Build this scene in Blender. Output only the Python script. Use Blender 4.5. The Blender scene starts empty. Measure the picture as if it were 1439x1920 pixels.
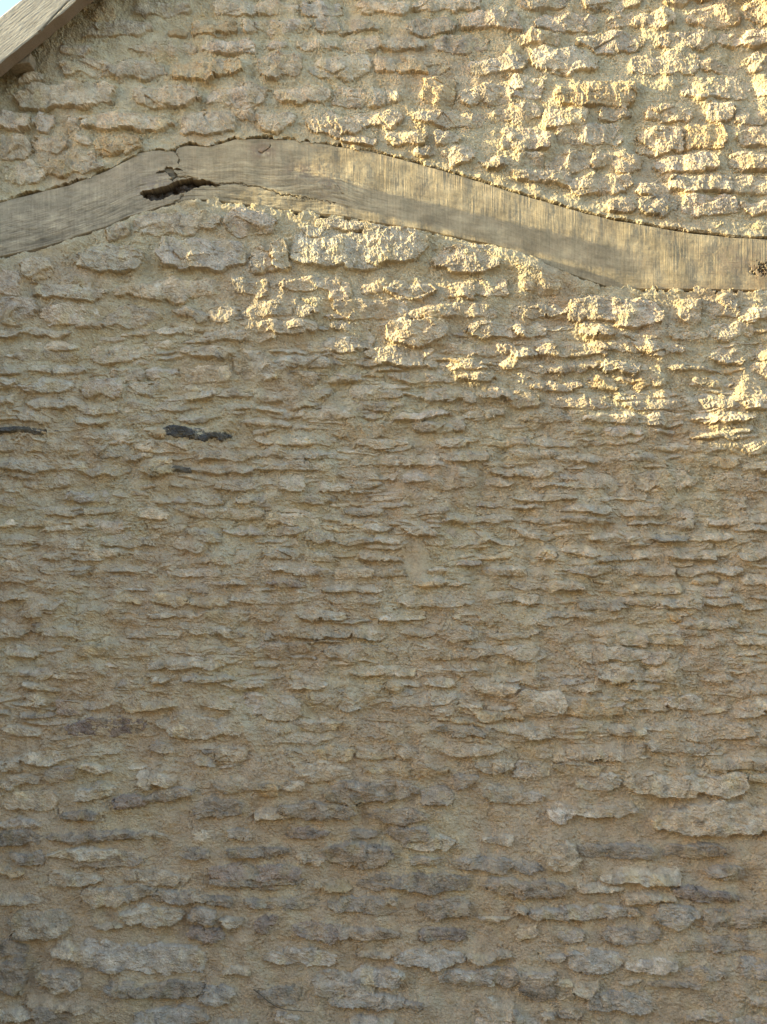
import bpy, math, random
import numpy as np
from mathutils import Vector
sc = bpy.context.scene
col = sc.collection
R = math.radians
rng = np.random.default_rng(11)
random.seed(11)

# ---------------------------------------------------------------- camera, sky, sun, exposure
PW, PH = 1439.0, 1920.0
CAM = (0.0, -4.0, 1.65)
PITCH = R(8.6)
VFOV = R(57.0)
F = (PH / 2) / math.tan(VFOV / 2)
cam_d = bpy.data.cameras.new('camera')
cam = bpy.data.objects.new('camera', cam_d); col.objects.link(cam)
cam.location = CAM
cam.rotation_euler = (R(90) + PITCH, 0, 0)
cam_d.sensor_fit = 'VERTICAL'; cam_d.sensor_height = 24.0
cam_d.lens = 12.0 / math.tan(VFOV / 2)
cam_d.clip_start = 0.05; cam_d.clip_end = 500
sc.camera = cam

GRAZE = R(5.7)       # the sun skims along the wall from the left
DROP = R(14.5)
sun_dir = Vector((math.cos(DROP) * math.cos(GRAZE), math.cos(DROP) * math.sin(GRAZE), -math.sin(DROP)))
sl = bpy.data.lights.new('sun', 'SUN'); sl.energy = 3.1; sl.angle = R(0.5); sl.color = (1.0, 0.91, 0.52)
so = bpy.data.objects.new('sun', sl); col.objects.link(so)
so.rotation_euler = sun_dir.to_track_quat('-Z', 'Y').to_euler()
so.location = (-6, -2, 6)
w = bpy.data.worlds.new('World'); sc.world = w; w.use_nodes = True
nt = w.node_tree
sky = nt.nodes.new('ShaderNodeTexSky'); sky.sky_type = 'NISHITA'; sky.sun_disc = False
sky.sun_elevation = DROP
sky.sun_rotation = math.atan2(-sun_dir.x, -sun_dir.y)
sky.air_density = 1.0; sky.dust_density = 0.5; sky.ozone_density = 1.0
nt.links.new(sky.outputs[0], nt.nodes['Background'].inputs[0])
nt.nodes['Background'].inputs[1].default_value = 0.15
sc.view_settings.view_transform = 'Standard'; sc.view_settings.look = 'None'
sc.view_settings.exposure = 2.32; sc.view_settings.gamma = 1.0
sc.cycles.max_bounces = 5; sc.cycles.diffuse_bounces = 3

def P(u, v, y=0.0):
    """point of the vertical plane at depth y that the photo shows at pixel (u, v)"""
    u = np.asarray(u, float); v = np.asarray(v, float)
    a = (u - PW / 2) / F; b = (PH / 2 - v) / F
    cy, sy = math.cos(PITCH), math.sin(PITCH)
    ry = cy - b * sy; rz = sy + b * cy
    t = (y - CAM[1]) / ry
    return CAM[0] + t * a, CAM[2] + t * rz
# Traced stones: per sheet (origin px) rows of  x0 y0 x1 y1 thickness tone   (1/3 photo px units)
STONES = {
(0,0): """480 60 650 70 100 o/750 50 1080 50 90/1200 50 1439 50 90/460 170 860 160 90/950 190 1050 190 40 o/1080 180 1330 170 80 o/1360 160 1439 160 70
340 290 520 285 60 g/740 275 1110 280 75/1140 285 1439 280 75 g/350 385 640 385 90/620 395 930 395 95/980 400 1370 400 100 o
110 450 250 440 60/95 555 640 540 130/760 545 1120 545 125/1170 560 1470 560 110 g/0 680 170 690 100 g/195 690 305 690 100 g/385 705 460 705 80
465 700 970 700 90/1020 700 1320 700 110/1330 660 1439 660 60/0 840 170 840 130/200 820 365 820 95/540 840 800 820 95 o/410 900 550 900 90
30 980 270 980 100/270 960 405 950 110 o/400 970 590 950 60/430 800 530 800 60""",
(480,0): """0 50 240 50 90/245 50 480 50 90 g/560 45 880 45 90/890 40 1270 30 80/0 155 310 150 70 g/330 150 685 145 75/850 160 1110 150 90/1150 130 1480 130 95 g
70 270 180 260 50 g/230 260 470 260 65/480 265 960 255 70/1010 250 1300 250 90 g/30 380 260 380 140/305 385 650 375 120 w/665 375 770 370 80
790 385 1060 375 80 o/1200 375 1500 375 90 g/-80 535 60 535 110/105 545 415 535 90/440 550 620 540 100/630 550 800 550 80/940 520 1120 520 140 o/1150 540 1439 540 110
10 695 220 695 100/300 710 620 700 110/550 680 820 680 90/860 670 1290 670 90/1300 650 1439 650 80/480 800 680 800 60/740 790 960 790 70/1000 790 1140 790 70
900 860 1000 850 60/1050 880 1240 880 100/1250 920 1439 920 60/1380 790 1500 790 110""",
(959,0): """30 40 310 20 80/410 20 720 20 90/860 5 1000 5 50/990 110 1280 100 110/1320 70 1500 80 130/-60 150 50 145 90 g/140 140 480 140 90 g/530 120 770 120 70/760 120 910 110 90
50 240 270 230 70/370 230 450 230 60/440 240 750 240 110 g/815 250 1140 230 80/1150 235 1300 235 70 g/1300 215 1500 215 100 g/110 350 480 350 150/-60 370 70 370 110
660 380 1050 360 110/1050 380 1300 400 60/1320 360 1500 360 100 g/0 500 180 500 120 g/240 550 700 540 130 o/950 510 1360 500 130/1370 500 1500 500 120
0 640 160 640 110/180 680 420 670 110/500 660 640 650 70/750 655 1020 655 70/1090 640 1240 650 100/1240 670 1439 670 80/0 800 220 800 130 g/260 750 620 770 120
710 800 960 790 140/980 780 1200 780 130 o/1260 775 1500 775 110/0 910 170 900 80/200 920 440 920 100/450 910 560 900 80/580 920 720 920 100/815 925 1150 920 100 g
1215 920 1500 920 90/0 980 340 1010 70/310 1050 680 1030 110/700 1060 900 1060 90/900 1040 1240 1030 100/1250 1040 1500 1040 90/540 1160 700 1160 70/720 1155 930 1155 110
950 1160 1270 1160 120 g/1290 1165 1500 1165 80""",
(0,400): """600 120 740 90 80/760 80 1240 40 120/1270 50 1540 60 130 g/430 270 810 260 150 w/890 230 1390 240 160 g/130 320 300 320 130/1420 290 1500 290 100
0 400 130 410 130 g/200 450 610 460 80/330 400 530 400 60/650 430 1060 470 75/860 410 1250 430 90/1285 420 1560 430 100/0 560 220 560 130 g/245 570 560 570 110 g
440 630 580 640 50/590 590 910 575 110/990 540 1170 590 60/1170 570 1350 560 100/1360 570 1650 570 100/0 670 100 670 60/100 670 410 670 50/880 660 1090 660 50
140 750 440 755 60/90 800 430 800 60/520 800 880 770 80/820 720 980 740 50/1160 690 1380 680 80/1390 690 1600 680 90/1020 780 1320 790 70/1370 770 1460 770 60
1320 870 1600 860 120/0 885 110 895 50/110 870 290 880 50/300 885 480 880 50/0 950 100 950 60/640 890 800 900 90/830 900 990 900 60 g/1050 910 1300 900 90
155 970 430 970 100/475 980 690 985 100 g/740 980 960 990 70/1040 1005 1220 1000 90/1220 1020 1400 1020 40/0 1050 80 1055 60 g/155 1070 470 1070 65
450 1105 665 1105 60 g/720 1080 1100 1090 60/1270 1095 1439 1090 40/120 1140 290 1160 70/430 1170 600 1175 40/715 1170 940 1160 50/1020 1160 1220 1150 60/1380 1180 1500 1180 50""",
(480,400): """200 180 720 230 200 w/600 200 970 170 200 w/100 250 180 230 150/0 270 100 260 120/1000 270 1370 250 150/330 60 800 90 60/0 430 80 430 90/150 410 530 400 80
410 440 540 440 120/590 430 730 420 60/720 430 1000 440 90/1095 450 1220 430 90/1210 420 1420 420 100/0 545 220 545 90/230 540 350 540 100/440 550 860 550 110
850 570 1120 570 60/1000 550 1350 545 80/0 650 350 640 90/430 635 640 635 60/740 680 1070 670 130/1200 660 1500 660 90/280 740 470 740 80/460 730 655 730 100
620 790 1010 830 110/1080 770 1500 770 80/0 850 100 830 90/90 830 420 830 70/560 840 740 840 40/1050 860 1300 850 70/1370 850 1500 850 60/0 930 110 925 40
200 920 360 920 60/370 930 700 920 50/760 910 1110 930 70/1150 920 1340 920 60/190 1020 430 1000 80/0 1030 150 1030 60/540 1000 820 1010 90/545 1075 820 1080 65
900 1020 1240 1030 80/1260 1020 1500 1030 70/210 1090 360 1060 40/0 1100 150 1110 30/230 1130 560 1130 60/770 1160 1090 1120 45 g/1170 1140 1390 1130 45""",
(959,400): """-20 330 350 370 110 g/60 420 270 410 90/330 550 620 530 140/520 570 850 570 150 g/930 560 1070 550 130/1100 530 1280 540 120/1280 560 1500 560 90/0 560 330 540 70
0 650 180 640 100/380 650 560 680 80/890 690 1110 690 50/1110 670 1350 650 90/620 690 860 690 50/-10 780 130 790 70/130 770 530 770 90/540 750 960 770 70
1120 800 1380 790 90/1380 790 1500 790 80/0 840 190 880 70/200 880 480 850 70/510 860 720 870 80/860 860 1180 880 40/1340 870 1500 880 80/440 950 590 960 90 o
690 970 820 930 90 o/780 930 870 940 90/1020 940 1240 950 80/120 975 390 970 60/0 1050 150 1060 90/150 1060 570 1070 90/620 1070 960 1080 90/970 1060 1250 1070 80
1300 1060 1500 1060 90/60 1150 330 1150 70/400 1160 700 1160 60/760 1160 980 1150 70/1000 1150 1360 1150 70""",
(0,760): """-20 140 330 152 30 k/915 150 1310 182 58 K/860 165 930 165 50 o/985 365 1070 370 38 k/170 240 475 250 90 o/480 180 760 170 55/510 260 750 270 75/765 245 1050 235 60
750 300 870 290 40/0 210 100 240 90/1130 280 1439 280 70/0 335 310 345 80/400 340 730 370 80/800 370 980 365 80 o/800 320 980 320 50/0 440 115 460 80/150 440 400 420 75
1080 360 1439 365 50/960 440 1200 440 55/1200 450 1500 440 60/0 540 85 530 70 g/380 515 610 515 55 g/850 530 960 540 50/760 490 835 490 35 d/1080 540 1250 530 50
1320 530 1439 530 50/240 590 470 600 50/480 595 640 590 35/745 600 950 610 70/1060 600 1480 610 60/0 665 100 665 50/140 665 410 665 50 o/530 680 700 670 80 g
860 680 1040 690 60/1080 710 1250 760 60/1270 710 1500 710 55 g/0 755 200 755 55/230 765 480 760 80/560 745 860 760 80/970 770 1140 790 70/0 820 140 830 70
490 835 650 835 50/760 835 980 855 60/250 850 400 845 40/1050 860 1400 860 60/0 910 120 905 60/240 920 500 925 60/590 920 870 920 50/945 935 1240 940 55 g
0 975 220 980 45/600 995 860 1000 70/310 1020 470 1020 60/1060 1035 1170 1035 60 d/1310 1000 1400 1000 30/1310 1080 1500 1090 60/0 1070 150 1070 60
160 1100 390 1100 90/640 1080 800 1080 60 o/860 1080 1060 1100 80 o/1080 1110 1290 1100 60 o/140 1165 230 1165 50/840 1180 1000 1180 40/1100 1180 1400 1170 50""",
(480,760): """0 95 190 105 40/380 130 840 145 80 o/880 120 1180 110 80/1300 220 1500 210 45 o/0 190 440 215 60/560 215 860 210 70/1020 210 1210 210 60/740 245 880 240 40
0 260 450 280 70/650 310 1020 310 70/1040 290 1300 280 60/0 350 430 340 60/720 400 980 400 60 g/960 420 1230 410 110/140 440 270 440 90/370 450 540 450 70
540 440 700 440 60/480 390 680 400 50/1290 430 1439 430 60/1320 370 1439 380 40/190 530 490 520 60/620 515 960 505 50/0 540 100 540 60/500 600 720 600 50
870 610 1080 580 60/1060 640 1439 640 45/80 640 350 660 70/0 710 310 690 60/540 685 760 690 40/820 690 1000 720 50/960 750 1330 740 100/280 750 430 730 70
480 770 680 770 45/680 755 810 760 50/60 840 250 840 50/330 855 440 850 50/580 850 760 855 50/1050 890 1260 880 45 g/960 930 1080 920 40/100 910 260 920 60
260 930 440 940 45 g/440 945 660 945 60/660 945 850 940 60/1080 930 1200 950 40/70 1000 280 1010 50 p/370 1030 720 1030 50/890 1000 1050 1010 45 o
1080 1010 1200 1000 30/1290 940 1439 930 50/0 1090 260 1090 60/410 1090 690 1090 55/490 1120 650 1130 50/770 1090 1230 1100 80/1290 1080 1500 1070 60
0 1170 140 1170 50/220 1170 500 1180 50/620 1180 950 1170 50""",
(959,760): """520 145 730 150 80 g/770 100 960 90 60/310 140 450 135 50/1030 180 1270 180 40/1200 240 1500 250 60/130 210 480 205 50/0 200 100 205 50/770 240 1100 235 40
0 280 240 280 50/240 295 520 300 45/540 300 830 290 50/600 340 700 330 30/960 310 1260 330 60 o/1300 340 1500 350 60/0 375 240 375 70/130 440 210 440 50
300 430 600 440 90/650 420 1040 415 110/1140 420 1290 430 90/1300 440 1480 450 80/0 520 360 525 40/0 575 180 575 30/610 510 760 510 40/620 590 860 590 70
860 605 1030 605 60 g/1170 550 1300 560 70/280 590 550 590 50/660 660 870 655 30/870 680 1030 670 50/1100 650 1300 665 40/1260 690 1439 690 45/60 640 280 650 40
280 650 540 650 40/0 690 250 750 50/430 745 760 745 60/760 750 1000 745 50/1010 745 1230 740 50/660 780 780 780 25/880 830 1140 840 80/680 840 860 850 60
290 820 520 830 60/150 830 250 830 70/1270 850 1420 840 60/590 930 930 930 60/930 940 1120 930 50/1140 935 1280 930 40/0 920 80 930 60/330 930 560 930 50
0 1010 150 1010 60/150 1020 400 1010 70/660 1030 950 1030 60/1080 1040 1240 1055 60 g/1290 990 1500 990 60/0 1090 260 1095 50/370 1105 640 1110 80
640 1100 840 1090 70/840 1105 1060 1105 80/1100 1100 1300 1100 50/1310 1130 1400 1140 40/150 1180 360 1170 40/520 1185 640 1180 30""",
(0,1140): """660 70 860 65 40/850 45 1010 35 40/175 115 245 120 50 d/240 120 600 150 70/0 120 150 125 90/720 130 960 120 70/1000 100 1420 140 60/1120 50 1439 45 60
460 240 700 230 70 o/700 230 885 235 90 o/30 235 230 250 60/930 220 1240 220 70/840 320 950 315 60/950 310 1260 310 60/1390 210 1500 210 70/210 370 620 370 55
400 330 600 350 50/1040 395 1300 395 40 g/1250 430 1500 410 60/680 420 800 430 50 d/860 410 960 390 40/150 430 330 460 40/150 510 250 530 80/330 560 480 560 80 p
460 540 640 530 60 g/110 600 300 600 45 d/700 545 980 540 70 o/375 675 810 655 100 P/30 680 230 700 60/1130 530 1320 530 60/1330 540 1500 540 110 g/960 660 1220 690 130
1210 670 1340 670 90/890 640 1000 650 60/510 800 680 800 50/850 780 970 790 60 d/1220 820 1380 820 80/1080 850 1220 870 50/0 880 110 880 70/110 850 380 830 75
260 930 430 920 90 d/450 890 640 900 60/790 960 1000 940 100/820 1070 1090 1030 80 d/660 1090 830 1080 80 p/440 1050 640 1010 70/1200 980 1439 990 90/0 1080 330 1080 110
1090 1130 1360 1110 120 d/350 1165 555 1160 50 d/0 980 220 960 70""",
(480,1140): """0 35 120 40 70/240 35 510 45 60/680 50 950 55 45/1110 45 1439 50 60/0 150 90 140 60/90 130 550 125 80/550 140 745 130 80/810 130 1020 130 60/1030 130 1240 140 90
1310 155 1500 150 40/0 230 310 225 80 d/380 260 800 250 80/860 250 1100 245 90 o/1110 240 1330 240 70/1390 245 1500 245 70/530 345 880 345 90/1100 350 1320 340 80 o
0 310 110 310 50/190 420 400 415 70/960 410 1090 415 45/740 430 820 430 60 o/1200 450 1480 450 90/300 510 680 500 80/480 550 580 550 50/780 510 1120 510 90
760 545 880 550 35 g/1000 570 1100 570 70/1130 545 1270 550 90/0 540 250 560 130/0 660 490 650 80/80 730 480 710 70/530 690 960 680 100/970 670 1310 680 80
1240 610 1380 600 70 o/1370 600 1500 600 50 o/1400 670 1500 670 60/180 810 280 810 50/310 820 560 825 90 o/560 815 780 815 80 o/780 790 900 830 70/970 780 1400 790 90
210 910 530 920 100/625 910 1070 905 85 o/1240 880 1439 880 80/0 1030 120 1020 80 o/130 1000 280 990 50/400 1045 900 1020 110 d/940 1070 1100 1040 100 d
1100 980 1240 960 80 d/1260 1030 1500 1040 100/0 1160 180 1150 60/150 1130 560 1140 90 d/640 1170 960 1170 80 d""",
(959,1140): """20 70 350 50 80/350 50 600 45 60/820 50 940 50 60 o/960 95 1280 90 60/0 150 150 140 40/210 160 410 160 60/400 130 600 125 60/590 170 760 160 90/760 175 960 180 60 o
1050 190 1230 170 90/1230 175 1500 190 60/0 255 195 250 95/350 255 770 260 90/740 290 870 270 70 g/930 320 1100 310 80/1210 310 1400 305 70 g/480 360 740 380 90
770 380 950 380 70/1080 385 1240 390 60/50 410 320 430 70 o/310 435 480 440 60/660 440 820 450 40/1150 460 1340 460 80/1340 460 1500 460 50/30 530 300 540 130
290 540 620 570 110 o/710 530 870 540 80/870 520 1080 530 80 g/900 560 1090 560 40/1280 540 1500 545 80/1250 600 1400 590 40/0 680 280 690 100/280 670 510 670 90
550 690 760 700 50/700 690 1350 690 110/760 770 1160 780 80/1370 720 1500 720 80/140 810 720 810 90/840 850 930 870 60 o/1110 870 1439 860 90/240 905 560 905 70 o
20 910 220 930 90 g/390 980 600 970 90/640 990 1320 990 130/1330 950 1500 950 50/0 1060 180 1080 70 g/210 1160 350 1150 90 g/350 1140 690 1130 90/790 1190 1560 1180 180""",
(0,1520): """0 80 240 80 60 g/0 150 230 145 80 d/290 150 830 120 60 d/830 130 940 150 50/1290 130 1410 130 60 g/1090 130 1220 130 70/60 265 250 265 60 d/290 240 680 240 80
400 280 800 270 80 d/1010 225 1190 230 70 d/1290 235 1480 235 60 d/700 370 1070 390 90/290 370 560 380 90/1190 340 1700 340 85 p/1190 400 1700 390 60 d/0 490 240 500 60
460 460 720 480 110/640 460 860 450 90/860 475 1180 475 75 d/1180 500 1310 500 70 d/1400 520 1500 520 50 d/70 650 400 620 150/690 590 1030 585 110/1070 580 1210 580 80 d
1260 610 1360 620 50/1060 690 1260 690 75 p/0 770 160 780 100 d/0 920 140 930 200 d/290 790 420 780 90/430 800 1150 840 150 G/210 940 460 940 95 G/280 1000 400 1000 40
600 990 760 990 90 d/740 1000 1150 1000 90 d/1130 1020 1310 1050 100 G/0 1150 170 1150 90/190 1150 430 1160 110 d/760 1170 1180 1150 110 G/1260 890 1400 890 60
560 640 700 640 40/0 320 150 340 60 o/160 1080 500 1090 70/1190 1190 1400 1190 60""",
(480,1520): """190 120 400 120 70 p/510 130 680 130 50 d/760 120 960 130 80 d/830 170 1130 180 80/1280 160 1439 160 50/0 230 170 230 60 d/230 250 370 270 90/350 240 760 250 130 d
880 280 1060 270 50/1110 285 1439 300 80 d/0 390 170 400 110 p/580 390 820 400 80 d/760 400 1200 400 110 d/1300 410 1500 410 90 d/330 410 540 430 60 o/0 525 335 505 75 d
415 520 800 540 95 d/925 550 1200 530 110 d/740 490 800 500 50/1260 600 1410 600 35 g/0 650 120 630 90 p/210 660 520 690 100 p/510 680 790 690 70 d/920 690 1180 700 70 p
50 800 450 820 90 G/570 800 760 800 40/800 820 1170 840 95 G/1190 830 1439 800 60/330 970 680 970 140 G/560 930 830 930 100 G/1040 940 1500 930 90 G/410 1060 820 1060 80 G
830 1080 930 1080 50 d/30 1040 250 1020 90 d/120 1150 240 1160 60 g/540 1180 760 1180 60 g/1250 1100 1439 1110 110/1230 1180 1600 1190 60 g""",
(959,1520): """220 250 360 260 150/380 215 800 235 80 d/860 220 1200 220 70 d/510 360 940 370 80/1090 350 1300 340 70 g/0 310 150 310 80 d/0 440 310 440 95 d/370 430 620 440 60
640 490 920 480 60/910 455 1270 490 60 p/100 575 710 570 75 G/30 545 80 555 40/800 590 1040 590 130 G/1080 610 1500 600 100 d/30 680 130 680 80/270 700 400 700 60 g
520 690 840 700 90 d/920 750 1420 740 85 d/190 820 300 820 60 G/320 840 610 840 110 G/640 860 920 860 80 G/960 880 1180 930 60 G/1300 880 1500 870 120 G
-100 930 40 930 100 d/50 940 240 935 70 g/250 950 330 955 50/330 980 480 990 80/50 1000 240 1010 80 d/610 960 750 950 40/760 960 1060 980 35 d/420 1060 790 1080 110 G
280 1130 380 1140 60 g/180 1150 240 1150 40/990 1150 1170 1145 60 g/1220 1180 1439 1180 60 g/1330 1060 1500 1060 50 g/0 1120 60 1180 60 d""",
}

# ---------------------------------------------------------------- noise fields (periodic, unit = 1 photo pixel / STEP)
STEP = 1.6
NN = 1024
def spec(wl, beta=2.2, ax=1.0, ay=1.0, hi=None):
    """periodic noise, features up to wl pixels; ax, ay stretch it sideways and upwards; falls off as 1/f^beta"""
    fx = np.fft.fftfreq(NN)[None, :] * ax; fy = np.fft.rfftfreq(NN)[:, None] * ay
    fy = np.fft.fftfreq(NN)[:, None] * ay
    f = np.sqrt(fx * fx + fy * fy) * wl / STEP
    amp = 1.0 / (1.0 + f ** beta) * (1 - np.exp(-(f * 1.6) ** 4))
    n = np.real(np.fft.ifft2(np.fft.fft2(rng.standard_normal((NN, NN))) * amp))
    return ((n - n.mean()) / n.std()).astype(np.float32)
N_big = spec(260, 3.0)
N_low = spec(90, 3.0, 0.6, 1.0)
N_med = spec(34, 2.6)
N_mid2 = spec(34, 2.6)
N_bed = spec(26, 2.2, 3.5, 1.0)      # long along the bed, thin across it
N_bed2 = spec(12, 2.0, 4.0, 1.0)
N_fine = spec(9, 2.0)
N_fine2 = spec(10, 1.8)
N_grain = spec(4, 1.5)
N_vert = spec(10, 2.2, 1.0, 4.5); N_saw = spec(9, 2.0, 1.0, 13.0)     # tooling and saw marks, long upwards
def worley(cell):
    c = max(3, int(cell / STEP)); k = NN // c; c = NN / k
    gx, gy = rng.random((k, k)), rng.random((k, k))
    sx, sy, off = rng.normal(0, 1, (k, k)), rng.normal(0, 1, (k, k)), rng.normal(0, .6, (k, k))
    X, Y = np.meshgrid(np.arange(NN) / c, np.arange(NN) / c)
    ix, iy = X.astype(int), Y.astype(int)
    best = np.full((NN, NN), 9e9); out = np.zeros((NN, NN))
    for dx in (-1, 0, 1):
        for dy in (-1, 0, 1):
            jx, jy = (ix + dx) % k, (iy + dy) % k
            ddx = X - (ix + dx + gx[jy, jx]); ddy = Y - (iy + dy + gy[jy, jx])
            d = ddx * ddx * 0.45 + ddy * ddy
            val = off[jy, jx] + sx[jy, jx] * ddx + sy[jy, jx] * ddy
            m = d < best
            best[m] = d[m]; out[m] = val[m]
    return ((out - out.mean()) / out.std()).astype(np.float32)
def ledges(period, warp1, warp2):
    """thin bedding ledges: a slow swell outwards going down, then a sharp step back"""
    k = max(1, round(NN * STEP / period))
    ph = np.arange(NN)[:, None] / NN * k + warp1 * np.roll(N_low, 333, 0) + warp2 * np.roll(N_bed, 99, 1)
    s = ph - np.floor(ph)
    s = s ** 1.4 * (1 - np.clip((s - .90) / .10, 0, 1) ** 2)
    a = np.clip(np.roll(N_bed, (50, 400), (0, 1)) * .5 + np.roll(N_low, 211, 1) * .5 + .55, 0, 1.4)
    s = s * a
    return ((s - s.mean()) / s.std()).astype(np.float32)
SAW = ledges(16, .30, .22); SAW2 = ledges(34, .45, .16)
W_big = worley(44); W_mid = worley(20); W_sml = worley(10)

# ---------------------------------------------------------------- the wall's sheet of sample points
def axis(lo, a, b, hi, fine, coarse):
    return np.concatenate([np.arange(lo, a, coarse), np.arange(a, b, fine), np.arange(b, hi, coarse)])
UA = axis(-1000, -30, 1470, 2400, STEP, 6.0)
VA = axis(-560, -30, 1950, 2090, STEP, 6.0)
U, V = np.meshgrid(UA, VA)
IU = np.round(UA / STEP).astype(int) % NN; IV = np.round(VA / STEP).astype(int) % NN
def field(n, ou=0, ov=0, js=slice(None), iss=slice(None)):
    return n[np.ix_((IV[js] + ov) % NN, (IU[iss] + ou) % NN)]

B_TOP = [(-1000, 640), (-300, 450), (-120, 404), (0, 378), (60, 362), (130, 345), (200, 318), (240, 298), (262, 284), (300, 279), (328, 282), (336, 274), (350, 270), (390, 273), (412, 268), (440, 259), (480, 258), (530, 259), (575, 262), (620, 270), (700, 282), (760, 298), (830, 318), (900, 338), (960, 358), (1030, 378), (1100, 398), (1160, 412), (1230, 424), (1300, 436), (1370, 443), (1439, 447), (1700, 452), (2400, 470)]
B_BOT = [(-1000, 760), (-300, 560), (-120, 510), (0, 484), (60, 472), (110, 458), (160, 440), (200, 428), (240, 410), (290, 395), (330, 382), (352, 378), (400, 378), (450, 385), (520, 395), (560, 400), (640, 408), (700, 420), (750, 427), (800, 435), (880, 453), (930, 462), (980, 478), (1060, 512), (1110, 530), (1150, 543), (1240, 545), (1290, 545), (1439, 547), (1700, 552), (2400, 575)]
btx, bty = zip(*B_TOP); bbx, bby = zip(*B_BOT)
def btop(u): return np.interp(u, btx, bty)
def bbot(u): return np.interp(u, bbx, bby)

# ---------------------------------------------------------------- stones
TONES = {'b': (.415, .326, .226), 'g': (.418, .332, .246), 'w': (.440, .368, .270), 'o': (.405, .290, .165), 'd': (.305, .238, .172),
         'p': (.282, .212, .160), 'P': (.200, .150, .128), 'G': (.395, .325, .250), 'k': (.095, .084, .072), 'K': (.062, .057, .052)}
stones = []
for (ox, oy), txt in STONES.items():
    for s in txt.replace('\n', '/').split('/'):
        t = s.split(); a = [float(q) / 3 for q in t[:5]]
        stones.append([ox + a[0], oy + a[1], ox + a[2], oy + a[3], a[4], t[5] if len(t) > 5 else 'b', True])
n_traced = len(stones)
v = -540
while v < 2080:                                   # the courses go on outside the picture
    u = -1000 + rng.uniform(0, 60)
    hgt = rng.uniform(20, 38)
    while u < 2380:
        L = rng.uniform(45, 150)
        if not (-25 < u + L and u < 1462 and -16 < v < 1936):
            stones.append([u, v + rng.normal(0, 3), u + L, v + rng.normal(0, 3), hgt * rng.uniform(.7, 1.05), rng.choice(list('bbbggo')), False])
        u += L + rng.uniform(6, 16)
    v += hgt + 9

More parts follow.
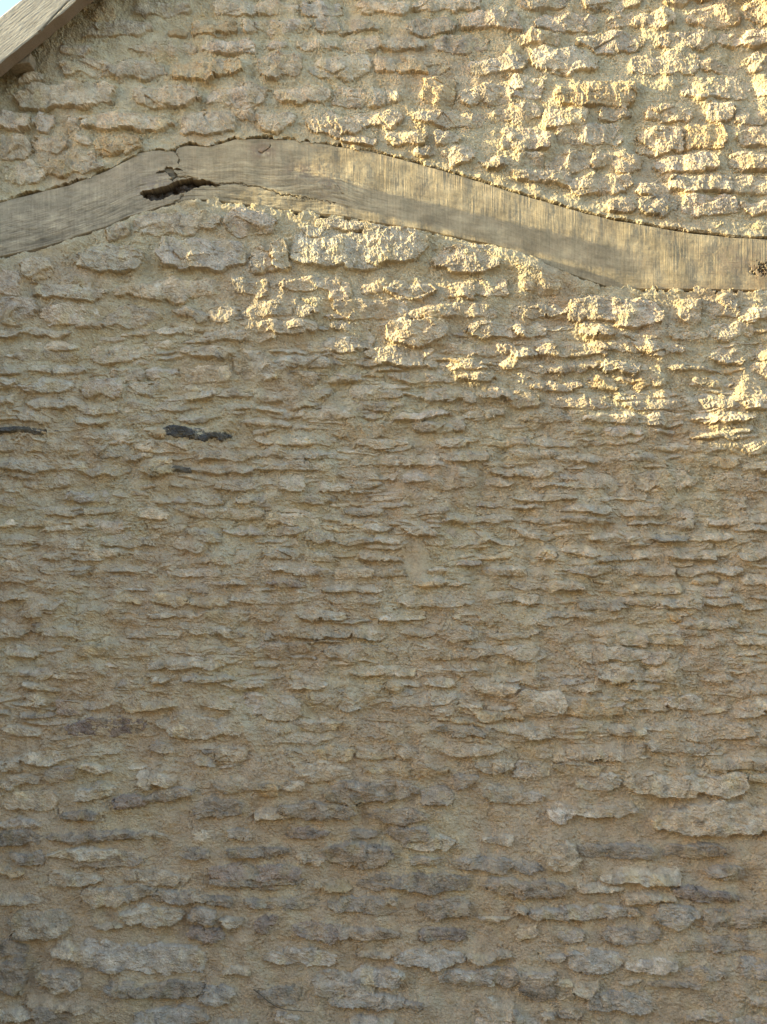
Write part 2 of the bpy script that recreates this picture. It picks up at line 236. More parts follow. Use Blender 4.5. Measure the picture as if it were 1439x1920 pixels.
for _ in range(520):                             # thin slivers packed into the beds
    fu, fv = rng.uniform(-20, 1460), rng.uniform(590, 1450)
    fL = rng.uniform(26, 95); ft = rng.normal(0, .05)
    stones.append([fu, fv - ft * fL, fu + fL, fv + ft * fL, rng.uniform(6, 13), rng.choice(list('bbbbgo')), 'sliver'])
for _ in range(55):
    fu, fv = rng.uniform(-20, 1460), rng.uniform(760, 1420)
    fL = rng.uniform(50, 130); ft = rng.normal(0, .05)
    stones.append([fu, fv - ft * fL, fu + fL, fv + ft * fL, rng.uniform(13, 22), rng.choice(list('bbbg' if fv < 1400 else 'bgdd')), 'sliver'])
S = np.full(U.shape, -0.05, np.float32)
OWN = np.full(U.shape, -1, np.int32)
def smooth(x): x = np.clip(x, 0, 1); return x * x * (3 - 2 * x)
for k, (x0, y0, x1, y1, th, tone, traced) in enumerate(stones):
    cx, cy = (x0 + x1) / 2, (y0 + y1) / 2
    L = math.hypot(x1 - x0, y1 - y0) / 2 + (5.0 if y0 > 600 else 3.5); T = th / 2 * 1.08 + 1.8
    ang = math.atan2(y1 - y0, x1 - x0); ca, sa = math.cos(ang), math.sin(ang)
    ex = L * abs(ca) + T * abs(sa) + 10; ey = L * abs(sa) + T * abs(ca) + 10
    i0, i1 = np.searchsorted(UA, (cx - ex, cx + ex)); j0, j1 = np.searchsorted(VA, (cy - ey, cy + ey))
    if i1 - i0 < 3 or j1 - j0 < 3: continue
    js, iss = slice(j0, j1), slice(i0, i1)
    o = rng.integers(0, NN, 24)
    fl = lambda n, q: field(n, o[q], o[q + 1], js, iss)
    du, dv = U[js, iss] - cx, V[js, iss] - cy
    p = du * ca + dv * sa; q = -du * sa + dv * ca
    p = p + 2.2 * fl(N_med, 0) + 1.0 * fl(N_fine, 2) + .9 * fl(W_mid, 12)
    q = q + min(2.2, .09 * T + .3) * fl(N_low, 4) + min(1.3, .05 * T + .3) * fl(N_bed, 6) + 0.4 * fl(N_fine, 8) + .4 * fl(N_med, 0) + min(.9, .05 * T + .15) * fl(W_mid, 9)
    top_zone = cy < 560
    pl = p / L
    q = q - rng.normal(0, .10) * T * (pl * pl - .3)
    nl, nr = rng.choice([2.0, 2.8, 5, 9], 2, p=[.15, .25, .3, .3] if cy < 560 else [.25, .3, .3, .15])
    if tone == 'K': nl, nr = 5, 1.1
    n_ = np.where(pl < 0, nl, nr)
    wd = T * np.clip(1 - np.abs(np.clip(pl, -1, 1)) ** n_, 0, 1) ** 0.5
    big = T > 20
    full = top_zone or tone in 'GwkKPp' or (cy > 1450 and tone in 'gd') or rng.random() < .2 or big
    et = rng.uniform(3.5, 7) if full else rng.uniform(.5, 1.25) * T
    eb = rng.uniform(1.8, 3.8)
    r_top = smooth((wd + q) / et) if full else np.clip((wd + q) / et, 0, 1) ** 0.85
    r_bot = smooth((wd - q) / eb)
    r_end = smooth((L - np.abs(p)) / rng.uniform(2.5, 6))
    prof = r_top * r_bot * r_end
    inside = np.minimum(np.minimum(wd + q, wd - q), L - np.abs(p))
    fac = np.full(p.shape, 9.0)
    for _ in range(5):
        a_, b_ = rng.normal(0, .55), rng.normal(0, .5)
        fac = np.minimum(fac, rng.uniform(.1, .6) + a_ * pl * rng.uniform(.5, 1.4) + b_ * q / T)
    fac = np.clip(fac, -1.0, .7)
    Pm = rng.uniform(.017, .030) if top_zone else rng.uniform(.015, .028)
    if cy > 1450: Pm = max(Pm * 1.1, .018)
    if T > 24: Pm *= 1.35
    if traced == 'sliver': Pm = rng.uniform(.009, .017); full = False; et = rng.uniform(.8, 1.6) * T; r_top = np.clip((wd + q) / et, 0, 1); prof = r_top * r_bot * r_end
    if tone in 'kK': Pm = .021
    if tone == 'G': Pm = rng.uniform(.021, .029)
    amp = min(1.0, .45 + T / 26)
    det = (.0032 * fl(W_big, 10) + .0014 * fl(W_mid, 12) + .0007 * fl(W_sml, 14) + .0011 * fl(N_med, 16)
           + (.0013 if tone in 'kKPp' else .0009 if top_zone else .0010) * fl(N_fine, 18) + .0007 * fl(N_bed, 20) + .0004 * fl(SAW, 2) + .0009 * fl(N_grain, 22)) * amp
    if rng.random() < (.18 if top_zone else .06): det += .0011 * fl(N_vert, 6)
    Pm *= .95; lean = rng.uniform(-.15, .2) if full else rng.uniform(.1, .45)
    h = Pm * prof * (1 + .60 * fac + lean * q / T) + prof * det
    h = np.where(inside < 0, np.maximum(inside * .004, -.02), h)
    m = (h > S[js, iss]) & (inside > -6)
    S[js, iss][m] = h[m]; OWN[js, iss][m] = k

def blur(a, sig):
    """gaussian blur in samples"""
    r = int(3 * sig); x = np.arange(-r, r + 1); g = np.exp(-x * x / (2 * sig * sig)); g /= g.sum()
    b = np.pad(a, ((r, r), (r, r)), mode='edge').astype(np.float32)
    c = sum(g[t] * b[:, t:t + a.shape[1]] for t in range(len(g)))
    return sum(g[t] * c[t:t + a.shape[0]] for t in range(len(g)))

beam_t, beam_b = btop(U), bbot(U)
sdb = np.minimum(V - beam_t, beam_b - V)          # > 0 inside the beam
Sp = np.clip(S, 0, None)
bl = blur(Sp, 3.2)
fill = .46 + .15 * smooth((V - 600) / 200) - .18 * smooth((V - 1330) / 250)
fill = fill + .12 * field(N_low, 77, 5)
calm = 1 - .6 * smooth((V - 1350) / 200)
M = (.0030 + bl * fill + .0020 * field(N_big) + (.0026 * field(N_low, 31, 7) + .0012 * field(N_med, 3, 90) + .0010 * field(N_bed, 400, 30)) * calm
     + .0012 * field(N_fine, 9, 1) + .0007 * field(N_grain, 9, 1))
M = M + (.0009 * field(W_mid, 50, 60) + .0006 * field(N_bed2, 7, 9) + .0015 * field(SAW2, 0, 5) + .0003 * field(SAW, 9, 5)) * smooth((V - 600) / 150) * (1 - .55 * smooth((V - 1300) / 300))
# crumbly patches
crumb = smooth((field(N_low, 200, 300) - .5) / .8)
M = M + crumb * (.0017 * field(N_fine2, 11, 12) + .0012 * field(W_sml, 4, 4))
# shrinkage gap along stone edges, here and there
gap = np.exp(-((S - M) / .0022) ** 2) * smooth((field(N_med, 600, 100) + .1) / .5)
M = M - .0060 * gap
# cracked line round the beam, mortar dressed up to it
near = np.exp(-(np.clip(-sdb, 0, None) / 14) ** 2)
M = M * (1 - near) + near * (.0075 + .0010 * field(N_fine2, 3, 8) + .0022 * field(N_med, 5, 6))
EO = 2.0 + 2.4 * field(N_med, 95, 6) + 1.0 * field(N_fine, 9, 6) + 2.0 * field(N_low, 77, 66)        # ragged lap of mortar over the timber
bul = np.exp(-(((U - 985) / 75) ** 2 + ((V - 497 - (U - 985) * .3) / 26) ** 2))
M = M + .034 * bul * (sdb < 0)
gapb = np.where(V < (beam_t + beam_b) / 2, .2 + .9 * smooth((U - 600) / 150), np.where((U < 330) | ((U > 730) & (U < 1120)), .9, -.6))
EO = EO * (1 - .6 * np.clip(gapb, 0, 1))
gm_ = smooth((field(N_low, 60, 10) + gapb * 1.4 - .3) / .6)
M = M - .012 * np.exp(-((sdb - EO + 1.0) / 1.1) ** 2) * gm_
M = np.where(sdb > EO, -.05, M)
# small bare pocket of mortar in the middle
pk = np.exp(-(((U - 780) / 26) ** 2 + ((V - 1050) / 36) ** 2) ** 2)
M = M * (1 - pk) + pk * (.002 + .0006 * field(N_fine, 1, 1)); S = np.where(pk > .3, S - .03, S)
S = np.where(sdb > -4, -.06, S)

def YB(v): return .075 * np.clip((430 - v) / 430, 0, 1.8)      # the top of the gable leans back
base = (.0085 * field(N_big, 470, 210) + .0035 * field(N_low, 210, 470)) * (1 - np.exp(-(np.clip(-sdb, 0, None) / 45) ** 2))
S = S + base; M = M + base
X0, Z0 = P(U, V, YB(V)); Y0 = YB(V)
# line of the verge; the gable stops under it
VY = -.122
va = P(0, 118, VY); vb = P(145, 0, VY)
vsl = (vb[1] - va[1]) / (vb[0] - va[0])
RX = .25                                          # ridge
def verge_z(x): return va[1] + vsl * ((RX - np.abs(x - RX)) - va[0])
keep_v = (Z0 < verge_z(X0) + .14) & (Z0 > -.25) & (X0 > -2.62)

# ---------------------------------------------------------------- colours of the surfaces (pigment only)
def rgb(c): return np.array(c, np.float32)
CM = np.empty(U.shape + (3,), np.float32)
ma, mb, mc = rgb((.417, .328, .202)), rgb((.404, .292, .183)), rgb((.440, .362, .236))
t1 = smooth((field(N_big, 300, 20) + .9) / 2.2 * .6 + (V - 500) / 1500)[..., None]
CM[:] = ma * (1 - t1) + mb * t1
t2 = (.35 * smooth((field(N_low, 5, 100) + .2) / 1.6))[..., None]
CM = CM * (1 - t2) + mc * t2
CM *= (1 + .05 * field(N_med, 9, 9) + .05 * field(N_fine, 44, 10) + .05 * field(N_grain, 4, 9))[..., None]
# sandy yellow stain under the bed joints
st = (smooth((field(N_bed, 140, 20) - .7) / .9) * .35)[..., None]
CM = CM * (1 - st) + CM * rgb((.98, .84, .58)) * st

tone_arr = np.array([TONES[s[5]] for s in stones], np.float32)
jit = 1 + rng.normal(0, .085, (len(stones), 1)); hue = rng.normal(0, .018, (len(stones), 1)) * rgb((1, 0, -1.2))
warm = np.array([1450 < (s[1] + s[3]) / 2 for s in stones])[:, None]
tone_arr = tone_arr * jit * (1 + hue) * rgb((1.03, .993, .945))
CS = tone_arr[np.clip(OWN, 0, None)]
CS = CS * (1 + .10 * field(N_mid2, 21, 3) + .07 * field(N_fine2, 8, 8) + .05 * field(N_grain, 60, 61) + .06 * field(W_mid, 1, 1))[..., None]
och = (smooth((field(N_low, 500, 400) - .8) / .8) * .45)[..., None]
CS = CS * (1 - och) + och * rgb((.44, .33, .17)) * (CS.mean(-1, keepdims=True) / .32)
lic = (smooth((field(N_fine2, 100, 700) * .6 + field(N_mid2, 100, 7) - 1.35) / .5) * .5)[..., None]
CS = CS * (1 - lic) + rgb((.50, .44, .34)) * lic * (CS.mean(-1, keepdims=True) * 2.6)
drk = (smooth((field(N_mid2, 700, 70) - 1.2) / .5) * .35 * smooth((V - 1150) / 350))[..., None]
CS = CS * (1 - drk) + drk * rgb((.15, .13, .11))
# mortar smeared over the faces of the stones
dark_k = np.array([s[5] in 'kKP' for s in stones])[np.clip(OWN, 0, None)]
sm = smooth((.0042 + .0030 * field(N_med, 333, 3) + .0015 * field(N_fine, 3, 3) + .004 * smooth((V - 600) / 300) * (1 - smooth((V - 1350) / 250)) - (S - M)) / .005) * np.where(dark_k, .25, .9)
sm = np.maximum(sm, .55 * smooth((field(N_low, 44, 444) + .5 * field(N_fine, 5, 5) - .9) / .6) * np.where(dark_k, .3, 1))[..., None]
CS = CS * (1 - sm) + CM * sm
CS = np.clip(CS, .02, .8); CM = np.clip(CM, .02, .8)

# ---------------------------------------------------------------- mesh and material helpers
def link(o, parent=None):
    col.objects.link(o)
    if parent is not None: o.parent = parent
    return o
def sheet(name, X, Y, Z, C, fmask, mat, parent=None, smooth_=False):
    """one mesh object from a grid of points and a mask of its cells"""
    nv, nu = X.shape
    jj, ii = np.nonzero(fmask)
    a = jj * nu + ii
    q = np.stack([a, a + nu, a + nu + 1, a + 1], 1)
    used, inv = np.unique(q.ravel(), return_inverse=True)
    co = np.stack([X.ravel()[used], Y.ravel()[used], Z.ravel()[used]], 1).astype(np.float32)
    me = bpy.data.meshes.new(name)
    me.vertices.add(len(used)); me.vertices.foreach_set('co', co.ravel())
    nf = len(q)
    me.loops.add(nf * 4); me.loops.foreach_set('vertex_index', inv.ravel().astype(np.int32))
    me.polygons.add(nf); me.polygons.foreach_set('loop_start', np.arange(0, nf * 4, 4, dtype=np.int32))
    me.update(calc_edges=True)
    me.polygons.foreach_set('use_smooth', np.full(nf, smooth_))
    if C is not None:
        ca_ = me.color_attributes.new('pigment', 'FLOAT_COLOR', 'POINT')
        c4 = np.ones((len(used), 4), np.float32); c4[:, :3] = C.reshape(-1, 3)[used]
        ca_.data.foreach_set('color', c4.ravel())
    me.materials.append(mat)
    return link(bpy.data.objects.new(name, me), parent)
def mesh(name, verts, faces, mat, parent=None):
    me = bpy.data.meshes.new(name); me.from_pydata([tuple(map(float, q)) for q in verts], [], faces); me.update()
    me.materials.append(mat)
    return link(bpy.data.objects.new(name, me), parent)
def empty(name, loc=(0, 0, 0)):
    o = bpy.data.objects.new(name, None); o.location = loc; o.empty_display_size = .2
    return link(o)
def tag(o, label, cat, group=None):
    o['label'] = label; o['category'] = cat
    if group: o['group'] = group
    return o
def mat_pigment(name, rough=.95, bump=.25, scale=420., dist=.0012, attr=True, base=(.3, .3, .3), vary=.14):
    m = bpy.data.materials.new(name); m.use_nodes = True
    t = m.node_tree; b = t.nodes['Principled BSDF']
    b.inputs['Roughness'].default_value = rough; b.inputs['Specular IOR Level'].default_value = .25
    tc = t.nodes.new('ShaderNodeTexCoord')
    n = t.nodes.new('ShaderNodeTexNoise'); n.inputs['Scale'].default_value = scale; n.inputs['Detail'].default_value = 3
    t.links.new(tc.outputs['Object'], n.inputs['Vector'])
    mr = t.nodes.new('ShaderNodeMapRange'); mr.inputs['From Min'].default_value = .25; mr.inputs['From Max'].default_value = .75
    mr.inputs['To Min'].default_value = 1 - vary; mr.inputs['To Max'].default_value = 1 + vary
    t.links.new(n.outputs['Fac'], mr.inputs['Value'])
    mx = t.nodes.new('ShaderNodeVectorMath'); mx.operation = 'SCALE'
    if attr:
        at = t.nodes.new('ShaderNodeAttribute'); at.attribute_name = 'pigment'
        t.links.new(at.outputs['Color'], mx.inputs[0])
    else:
        mx.inputs[0].default_value = base
    t.links.new(mr.outputs['Result'], mx.inputs['Scale'])
    t.links.new(mx.outputs[0], b.inputs['Base Color'])
    n2 = t.nodes.new('ShaderNodeTexNoise'); n2.inputs['Scale'].default_value = scale * .38; n2.inputs['Detail'].default_value = 5; n2.inputs['Roughness'].default_value = .65
    t.links.new(tc.outputs['Object'], n2.inputs['Vector'])
    ad = t.nodes.new('ShaderNodeMath'); ad.operation = 'MULTIPLY_ADD'; ad.inputs[1].default_value = 1.6
    t.links.new(n2.outputs['Fac'], ad.inputs[0]); t.links.new(n.outputs['Fac'], ad.inputs[2])
    bp = t.nodes.new('ShaderNodeBump'); bp.inputs['Strength'].default_value = bump; bp.inputs['Distance'].default_value = dist
    t.links.new(ad.outputs[0], bp.inputs['Height']); t.links.new(bp.outputs[0], b.inputs['Normal'])
    return m
m_mortar = mat_pigment('lime_mortar', .97, .6, 420, .0020)
m_stone = mat_pigment('limestone', .92, .45, 340, .0024)
m_wood = mat_pigment('weathered_oak', .85, .2, 300, .0008, vary=.10)

# ---------------------------------------------------------------- the wall
wall = empty('stone_wall', (0, 0, 0))
wall['kind'] = 'thing'
tag(wall, 'rough rubble stone gable wall of pale limestone set in sandy lime mortar', 'wall')
def cells(a): return np.maximum(np.maximum(a[:-1, :-1], a[1:, :-1]), np.maximum(a[:-1, 1:], a[1:, 1:]))
kf = keep_v[:-1, :-1] & keep_v[1:, 1:]
sheet('mortar', X0, Y0 - M, Z0, CM, kf & (cells(np.where(sdb < EO + 2, 1, 0)) > 0) & (cells(M - S) > -.012), m_mortar, wall)
show = (cells(S - M) > -.003) & kf
own_f = np.where(show, OWN[:-1, :-1], -1)
inframe = (U[:-1, :-1] > 0) & (U[:-1, :-1] < PW) & (V[:-1, :-1] > 0) & (V[:-1, :-1] < PH) & (cells(S - M) > 0)
cnt = np.bincount(own_f[inframe & (own_f >= 0)], minlength=len(stones))
cnt[n_traced:] = 0
order = np.argsort(-cnt); chosen = list(order[:98])
for kk, s in enumerate(stones):                   # the black and the purple ones show clearly, whatever their size
    if s[5] in 'kKP' and kk not in chosen: chosen[-1 - sum(1 for z in chosen if z < 0)] = kk
names = {'k': 'thin black sooty stone', 'K': 'long black sooty stone tapering to the right', 'P': 'dark purplish stone', 'w': 'pale grey smooth-faced stone', 'o': 'ochre stained stone', 'd': 'dark grey brown stone', 'G': 'cold grey limestone', 'p': 'brownish purple stone'}
flat_own = own_f
for kk in chosen:
    x0, y0, x1, y1, th, tone, _ = stones[kk]
    ii = np.searchsorted(UA, ((x0 + x1) / 2 - abs(x1 - x0) / 2 - 60, (x0 + x1) / 2 + abs(x1 - x0) / 2 + 60)); jj = np.searchsorted(VA, (min(y0, y1) - th - 30, max(y0, y1) + th + 30))
    sj, si = slice(max(jj[0], 0), min(jj[1], len(VA) - 1)), slice(max(ii[0], 0), min(ii[1], len(UA) - 1))
    fm = flat_own[sj, si] == kk
    if fm.sum() < 10: continue
    sj2, si2 = slice(sj.start, sj.stop + 1), slice(si.start, si.stop + 1)
    o = sheet('stone', X0[sj2, si2], (Y0 - S)[sj2, si2], Z0[sj2, si2], CS[sj2, si2], fm, m_stone, wall)
    if tone in names: o['label'] = names[tone]
rest = show & ~np.isin(own_f, chosen)
o = sheet('rubble_stones', X0, Y0 - S, Z0, CS, rest, m_stone, wall); o['kind'] = 'stuff'
xl, zl = P(-1000, 1000, 0)
mesh('masonry_core', [(-2.6, .20, -.3), (-2.6, .20, float(verge_z(-2.6)) + .10), (RX, .20, float(verge_z(RX)) + .10), (3.1, .20, float(verge_z(3.1)) + .10), (3.1, .20, -.3),
      (-2.6, .5, -.3), (-2.6, .5, float(verge_z(-2.6)) + .10), (RX, .5, float(verge_z(RX)) + .10), (3.1, .5, float(verge_z(3.1)) + .10), (3.1, .5, -.3)],
     [(0, 1, 2, 3, 4), (9, 8, 7, 6, 5), (0, 5, 6, 1), (4, 3, 8, 9), (1, 6, 7, 2), (2, 7, 8, 3), (0, 4, 9, 5)],
     mat_pigment('core', .95, .3, 60, .01, False, (.36, .29, .19)), wall)

# ---------------------------------------------------------------- the crooked oak beam
def polymask(px, py, poly, soft=0):
    ins = np.zeros(px.shape, bool)
    n = len(poly)
    for i in range(n):
        xa, ya = poly[i]; xb, yb = poly[(i + 1) % n]
        if ya == yb: continue
        c = ((ya > py) != (yb > py)) & (px < (xb - xa) * (py - ya) / (yb - ya) + xa)
        ins ^= c
    return ins
def distline(px, py, pts):
    d = np.full(px.shape, 1e9)
    for (xa, ya), (xb, yb) in zip(pts[:-1], pts[1:]):
        vx, vy = xb - xa, yb - ya
        t = np.clip(((px - xa) * vx + (py - ya) * vy) / (vx * vx + vy * vy), 0, 1)
        d = np.minimum(d, np.hypot(px - xa - t * vx, py - ya - t * vy))
    return d
bu = axis(-1000, -20, 1460, 2400, 1.15, 6.0)
ns = 118
s_ = np.linspace(0, 1, ns)
BU = np.repeat(bu[None, :], ns, 0); t_ = btop(bu) + .6; b_ = bbot(bu) - .6
BV = t_[None, :] * (1 - s_[:, None]) + b_[None, :] * s_[:, None]
SS = np.repeat(s_[:, None], len(bu), 1)
def bf(n, ou=0, ov=0, fx=1.0, fy=1.0):
    return n[(np.round(BV * fy / STEP).astype(int) + ov) % NN, (np.round(BU * fx / STEP).astype(int) + ou) % NN]
HB = np.full(BU.shape, .0035) + .0009 * bf(N_low, 9, 99) + .0002 * bf(N_med, 7, 7)
saw = (.40 + .35 * smooth((BU - 480) / 120)) * (1.25 - .8 * SS)
HB += saw * (.00016 * bf(N_saw, 5, 5, 1.0, .9) + .00015 * bf(N_saw, 55, 500, 2.2, .6)) * (1 + .5 * bf(N_low, 90, 9)) + .00010 * bf(N_fine, 3, 3)
HB += .00035 * bf(N_bed2, 3, 30) * (1 - smooth((BU - 620) / 60))
HB -= .012 * smooth((.03 - SS) / .03) + .010 * smooth((SS - .975) / .025)
HB -= .006 * smooth((BU - 900) / 80) * (1 - smooth((BU - 1180) / 90)) * SS
# knot swelling
HB += .010 * np.exp(-(((BU - 606) / 46) ** 2 + ((BV - 352) / 20) ** 2))
rd = np.hypot((BU - 618) / 30, (BV - 352) / 24); HB += .0010 * np.cos(rd * 16) * np.exp(-rd * rd * 1.1)
rd2 = np.hypot((BU - 493) / 22, (BV - 282) / 17); HB += .0016 * np.cos(rd2 * 9) * np.exp(-rd2 * rd2)
rd3 = np.hypot((BU - 570) / 40, (BV - 322) / 14)
cav = [(262, 366), (270, 357), (292, 355), (320, 346), (338, 338), (356, 335), (380, 337), (402, 343), (418, 347), (400, 349), (378, 350), (362, 355), (342, 362), (318, 368), (300, 375), (284, 376), (272, 372)]
WU = BU + .9 * bf(N_fine, 8, 80) + 1.5 * bf(N_med, 8, 80); WV = BV + .5 * bf(N_fine, 80, 8) + 1.2 * bf(N_med, 80, 8)
rot = smooth((bf(N_fine2, 40, 40) + .8 * bf(N_med, 3, 3) - .1) / .5) * smooth(1.6 * np.exp(-(((BU - 1424) / 20) ** 2 + ((BV - 506) / 16) ** 2)) - .35)
hole = polymask(WU, WV, cav)
cav2 = [(293, 327), (304, 319), (312, 313), (328, 318), (337, 317), (340, 321), (329, 321), (333, 333), (326, 340), (322, 332), (315, 326), (306, 323), (298, 326)]
hole2 = polymask(WU, WV, cav2) 
cr = np.minimum.reduce([distline(WU, WV, [(385, 343), (430, 344), (470, 349), (520, 360), (560, 372)]) * 1.3,
    distline(WU, WV, [(262, 404), (285, 398), (318, 384), (338, 374), (341, 366)]),
    distline(WU, WV, [(484, 284), (494, 287), (504, 281), (508, 272)]) * 1.6,
    distline(WU, WV, [(320, 338), (330, 334), (345, 332), (370, 334)]),
    distline(WU, WV, [(327, 279), (334, 292), (336, 311)]) * 2.2,
    distline(WU, WV, [(630, 348), (640, 358), (643, 368)]) * 2.4,
    distline(WU, WV, [(1425, 503), (1432, 498), (1445, 492)]) * 1.0,
    distline(WU, WV, [(385, 343), (450, 344), (540, 366), (630, 382)]) * 2.6])
HB -= .007 * np.exp(-(cr / 1.1) ** 2)
HB = np.where(hole, -.045 + .012 * bf(N_med, 4, 4) + .004 * bf(N_bed, 4, 4), HB)
HB = np.where(hole2, HB - .012, HB) - .010 * rot
CB = np.empty(BU.shape + (3,), np.float32)
CB[:] = rgb((.345, .258, .150))
warmb = smooth((bf(N_low, 350, 35, .6, 1) + .2) / 1.8)[..., None]
CB = CB * (1 - .4 * warmb) + rgb((.365, .262, .150)) * .4 * warmb
grey = (smooth((420 - BU) / 160) * .55)[..., None]
CB = CB * (1 - grey) + rgb((.290, .226, .155)) * grey
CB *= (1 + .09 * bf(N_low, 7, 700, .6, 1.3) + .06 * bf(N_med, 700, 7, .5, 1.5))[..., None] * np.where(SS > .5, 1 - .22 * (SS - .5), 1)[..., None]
CB *= (1 + .05 * bf(N_saw, 15, 5, 1.6, 1.0) + .05 * bf(N_med, 88, 8) + .04 * bf(N_fine, 8, 9))[..., None]
flow = SS * 118 * 1.1 + 10 * np.exp(-((BU - 610) / 60) ** 2) * np.cos((SS - .6) * 5)
grn = N_bed2[(np.round(flow * 1.6 + 900).astype(int)) % NN, (np.round(BU * .55).astype(int)) % NN]
grn2 = N_bed[(np.round(flow * 1.2 + 300).astype(int)) % NN, (np.round(BU * .35).astype(int)) % NN]
gw = .28 + .72 * (1 - smooth((BU - 640) / 120)) * smooth((SS - .25) / .3)
CB *= (1 + (.13 * grn + .10 * grn2) * gw)[..., None]
HB += .00045 * (grn + .6 * grn2) * gw
for (ku, kv, ru, rv, c_) in ((493, 285, 26, 16, (.24, .155, .10)), (566, 322, 34, 15, (.21, .145, .10)), (618, 352, 22, 20, (.26, .185, .12)), (1425, 505, 24, 26, (.16, .09, .05)), (300, 350, 46, 22, (.25, .19, .14)), (1380, 490, 60, 30, (.30, .21, .13))):
    e_ = (.85 * np.exp(-(((BU - ku) / ru) ** 2 + ((BV - kv) / rv) ** 2)) * smooth((bf(N_fine2, ku, kv) + bf(N_med, ku, kv) + 1.2) / 1.8))[..., None]
    CB = CB * (1 - e_) + rgb(c_) * e_
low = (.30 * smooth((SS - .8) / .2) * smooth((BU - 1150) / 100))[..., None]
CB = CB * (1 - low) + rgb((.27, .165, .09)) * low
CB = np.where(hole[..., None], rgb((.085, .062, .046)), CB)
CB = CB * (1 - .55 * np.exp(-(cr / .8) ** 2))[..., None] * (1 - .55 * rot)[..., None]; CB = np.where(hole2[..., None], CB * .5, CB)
bx, bz = P(BU, BV, YB(BV))
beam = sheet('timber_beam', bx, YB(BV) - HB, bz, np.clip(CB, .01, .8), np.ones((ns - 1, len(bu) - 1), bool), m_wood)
# close the beam: turn its long edges back into the wall
me = beam.data
beam['kind'] = 'thing'
tag(beam, 'crooked weathered oak beam with a dark split, bedded across the stone wall', 'beam')
import bmesh
bm = bmesh.new(); bm.from_mesh(me)
be = [e for e in bm.edges if e.is_boundary]
r_ = bmesh.ops.extrude_edge_only(bm, edges=be)
nvs = [g for g in r_['geom'] if isinstance(g, bmesh.types.BMVert)]
for vv in nvs: vv.co.y += .06
bm.to_mesh(me); bm.free()

# ---------------------------------------------------------------- verge: barge boards, slates, packing block
m_under = mat_pigment('board_edge', .9, .4, 200, .001, False, (.185, .125, .080), .2)
def frame_board(name, xa, xb, w_lo, w_hi, y0, y1, mat, parent, seed, groove=None):
    """a board along the verge line, from x=xa to x=xb; w measured up from the line"""
    ln = math.hypot(1, vsl); n1 = int(abs(xb - xa) / .006); n2 = 46
    xs = np.linspace(xa, xb, n1); ws = np.linspace(w_lo, w_hi, n2)
    sgn = 1 if (xa + xb) / 2 < RX else -1
    XX = xs[None, :] - sgn * (ws[:, None] * vsl / ln)
    ZZ = verge_z(xs)[None, :] + ws[:, None] / ln
    r = np.random.default_rng(seed); oj, oi = r.integers(0, NN, 2)
    A = N_bed2[(np.arange(n2) * 3 + oj)[:, None] % NN, (np.arange(n1) + oi)[None, :] % NN]
    Bn = N_med[(np.arange(n2) * 2 + oi)[:, None] % NN, (np.arange(n1) + oj)[None, :] % NN]
    Cn = N_fine[(np.arange(n2) * 2 + oi)[:, None] % NN, (np.arange(n1) + oi)[None, :] % NN]
    HH = y0 - .00022 * A - .00012 * Cn
    eg = np.minimum(np.arange(n2), n2 - 1 - np.arange(n2))[:, None]
    HH = HH + np.where(eg < 1, .004, 0)
    ZZ = ZZ + np.where(eg < 1, .0015, 0) * Bn
    CC = rgb((.345, .295, .225)) * (1 + .08 * A + .06 * Bn + .08 * Cn)[..., None]
    if groove is not None:
        xg = (XX - groove[0]) - (ZZ - groove[1]) * groove[2]
        d_ = np.abs(xg) + np.where((ZZ < groove[1]) | (ZZ > groove[1] + .4), 1, 0)
        HH = HH + .012 * np.exp(-(d_ / .003) ** 2)
        CC = CC * (1 - .7 * np.exp(-(d_ / .003) ** 2))[..., None]
    o = sheet(name, XX, HH, ZZ, np.clip(CC, .02, .8), np.ones((n2 - 1, n1 - 1), bool), mat, parent)
    b = bmesh.new(); b.from_mesh(o.data)
    r2 = bmesh.ops.extrude_edge_only(b, edges=[e for e in b.edges if e.is_boundary])
    for g in r2['geom']:
        if isinstance(g, bmesh.types.BMVert): g.co.y = y1
    b.to_mesh(o.data); b.free()
    o.data.materials.append(m_under)
    for p_ in o.data.polygons:
        if abs(p_.normal.y) < .3: p_.material_index = 1
    return o
ubx, ubz = P(0, 32, VY)
w_hi = (float(ubz) - float(verge_z(ubx))) / math.sqrt(1 + vsl * vsl)
gA = P(70, 62, VY); gB = P(130, 0, VY)
gsl = float((gB[0] - gA[0]) / (gB[1] - gA[1]))
frame_board_o = empty('barge_board', (-1.5, VY, float(verge_z(-1.5))))
def reparent(o, p):
    bpy.context.view_layer.update(); o.parent = p; o.matrix_parent_inverse = p.matrix_world.inverted()
b1 = frame_board('board', -2.9, RX - .001, 0.0, w_hi, VY, VY + .070, m_wood, None, 5, (float(gA[0]), float(gA[1]), gsl))
reparent(b1, frame_board_o)
tag(frame_board_o, 'grey weathered timber barge board sloping along the roof edge beside the blue sky', 'barge board')
b2 = frame_board('barge_board', RX + .001, 3.3, 0.0, w_hi, VY, VY + .070, m_wood, None, 9)
tag(b2, 'grey timber barge board on the far slope beyond the ridge of the gable', 'barge board')
m_slate = mat_pigment('stone_slate', .95, .6, 40, .02, False, (.25, .22, .17))
m_oak2 = mat_pigment('sawn_oak', .9, .4, 90, .004, False, (.25, .185, .12), .25)
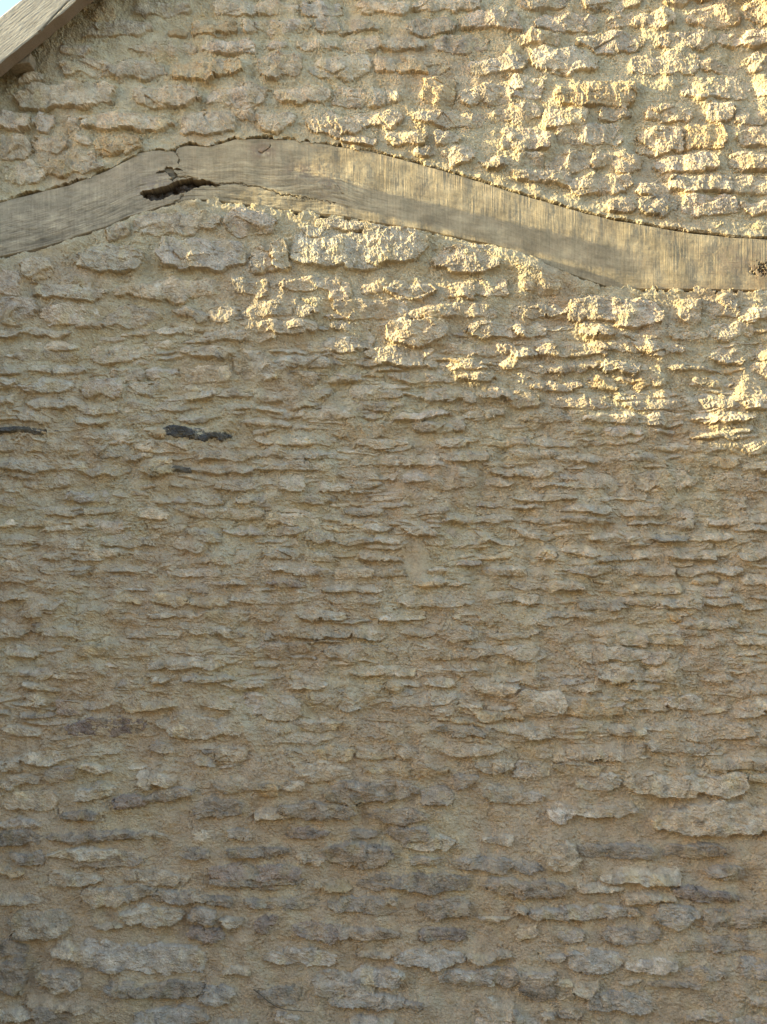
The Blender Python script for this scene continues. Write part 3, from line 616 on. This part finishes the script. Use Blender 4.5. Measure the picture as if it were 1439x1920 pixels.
def slab(name, xa, xb, w0, w1, y0, y1, mat, parent=None):
    ln = math.hypot(1, vsl); sgn = 1 if (xa + xb) / 2 < RX else -1
    vs = []
    for yy in (y0, y1):
        for x, ww in ((xa, w0), (xb, w0), (xb, w1), (xa, w1)):
            vs.append((x - sgn * ww * vsl / ln * (0 if abs(x - RX) < .01 else 1), yy, float(verge_z(x)) + ww / ln * (1 if abs(x - RX) > .01 else 1 + vsl * vsl)))
    return mesh(name, vs, [(0, 1, 2, 3), (7, 6, 5, 4), (0, 4, 5, 1), (1, 5, 6, 2), (2, 6, 7, 3), (3, 7, 4, 0)], mat, parent)
roof = empty('roof', (RX, 2, float(verge_z(RX))))
for xa, xb in ((-2.95, RX), (RX, 3.35)):
    reparent(slab('roof_slope', xa, xb, .13, .19, VY + .075, 4.0, m_slate), roof)
roof['kind'] = 'thing'
tag(roof, 'stone slate roof behind the timber barge boards of the gable', 'roof')
# under-board between the barge board and the masonry
px_, pz_ = P([14, 56, 58, 46, 20], [122, 117, 98, 92, 108], -.04)
vs = [(a, -.040, b) for a, b in zip(px_, pz_)] + [(a, .03, b) for a, b in zip(px_, pz_)]
pb = mesh('packing_block', vs, [(0, 1, 2, 3, 4), (9, 8, 7, 6, 5)] + [(i, i + 5, (i + 1) % 5 + 5, (i + 1) % 5) for i in range(5)], m_oak2)
bv = pb.modifiers.new('bevel', 'BEVEL'); bv.width = .004; bv.segments = 2
tag(pb, 'small wooden packing block tucked under the sloping barge board', 'block')

# ---------------------------------------------------------------- the ground, and an unseen block added to shade the lower wall
gm = mat_pigment('gravel', .95, .8, 55, .02, False, (.20, .155, .10), .35)
g = mesh('ground', [(-60, -60, 0), (60, -60, 0), (60, 60, 0), (-60, 60, 0)], [(0, 1, 2, 3)], gm); g['kind'] = 'structure'
ox_ = -3.3
lx, lz = P(330, 590, 0)
hz = float(lz) + (float(lx) - ox_) * math.tan(DROP) / math.cos(GRAZE)
shade_blk = empty('shade_blocker', (ox_ - 1, -1.5, 0))
m_out = mat_pigment('blocker_stone', .95, .8, 14, .05, False, (.36, .29, .19), .3)
def box(name, a, b, mat, parent=None):
    (x0, y0, z0), (x1, y1, z1) = a, b
    vs = [(x, y, z) for x in (x0, x1) for y in (y0, y1) for z in (z0, z1)]
    o = mesh(name, vs, [(0, 1, 3, 2), (4, 6, 7, 5), (0, 4, 5, 1), (2, 3, 7, 6), (0, 2, 6, 4), (1, 5, 7, 3)], mat)
    return o
reparent(box('wall', (ox_ - 2.6, -1.4, -.1), (ox_, .5, hz - .12), m_out), shade_blk)
reparent(box('coping', (ox_ - 2.66, -1.46, hz - .117), (ox_ + .06, .5, hz), m_slate), shade_blk)
tag(shade_blk, 'unseen flat-topped stone block added left of the gable wall to shade it', 'shade_blocker')

# unseen building added behind the camera to hide the low sky
opp = empty('sky_blocker', (0, -11, 0)); opp['kind'] = 'thing'
reparent(box('wall', (-11, -15, -.1), (11, -10, 4.3), m_out), opp)
vs = [(-11.3, -9.7, 4.1), (11.3, -9.7, 4.1), (11.3, -15.3, 4.1), (-11.3, -15.3, 4.1), (-11.3, -12.5, 6.3), (11.3, -12.5, 6.3)]
reparent(mesh('roof', vs, [(0, 1, 5, 4), (2, 3, 4, 5), (0, 4, 3), (1, 2, 5), (3, 2, 1, 0)], m_slate), opp)
tag(opp, 'long unseen stone block with a slate roof, added across the yard to hide low sky', 'sky_blocker')
# unseen prism and bar added below the verge to throw long shade
kz = float(verge_z(-2.5))
kxs = [(-2.72, kz - .78), (-2.36, kz - .78), (-2.05, kz + .20), (-2.05, float(verge_z(-2.05)) + .02), (-2.72, float(verge_z(-2.72)) + .02)]
kn = mesh('shade_prism', [(x, y_, z) for (x, z), y_ in zip(kxs, (-.120, -.120, -.175, -.19, -.19))] + [(x, .1, z) for x, z in kxs], [(0, 1, 2, 3, 4), (9, 8, 7, 6, 5)] + [(i, i + 5, (i + 1) % 5 + 5, (i + 1) % 5) for i in range(5)], m_out, wall)
pxx, pzz = P(-62, 190, 0)
pu = box('shade_bar', (float(pxx) - .05, -.30, float(pzz) - .045), (float(pxx) + .05, .1, float(pzz) + .045), m_oak2); tag(pu, 'unseen bar added under the barge board to cast a shade band', 'shade_caster')

# dry twig lying across the lowest stones
tw = [(476, 1855), (490, 1866), (505, 1879), (520, 1888), (536, 1893), (560, 1895), (588, 1897)]
tvs, tfs = [], []
for k, (tu, tv) in enumerate(tw):
    j = int(np.searchsorted(VA, tv)); i = int(np.searchsorted(UA, tu))
    hh = float(np.maximum(S, M)[j - 4:j + 5, i - 6:i + 7].max())
    cx_, cz_ = P(tu, tv, -hh); rr = .0022 * (1 - .09 * k)
    for a in range(6):
        an = a * math.pi / 3
        tvs.append((float(cx_) + .4 * rr * math.cos(an), -hh - .001 + rr * math.cos(an), float(cz_) + rr * math.sin(an)))
    if k:
        for a in range(6): tfs.append(((k - 1) * 6 + a, (k - 1) * 6 + (a + 1) % 6, k * 6 + (a + 1) % 6, k * 6 + a))
tfs += [tuple(range(6))[::-1], tuple(range(len(tvs) - 6, len(tvs)))]
tg = mesh('twig', tvs, tfs, mat_pigment('twig_bark', .9, .3, 200, .001, False, (.10, .075, .05)))
tag(tg, 'thin dark dry twig caught on the lowest stones of the wall', 'twig')
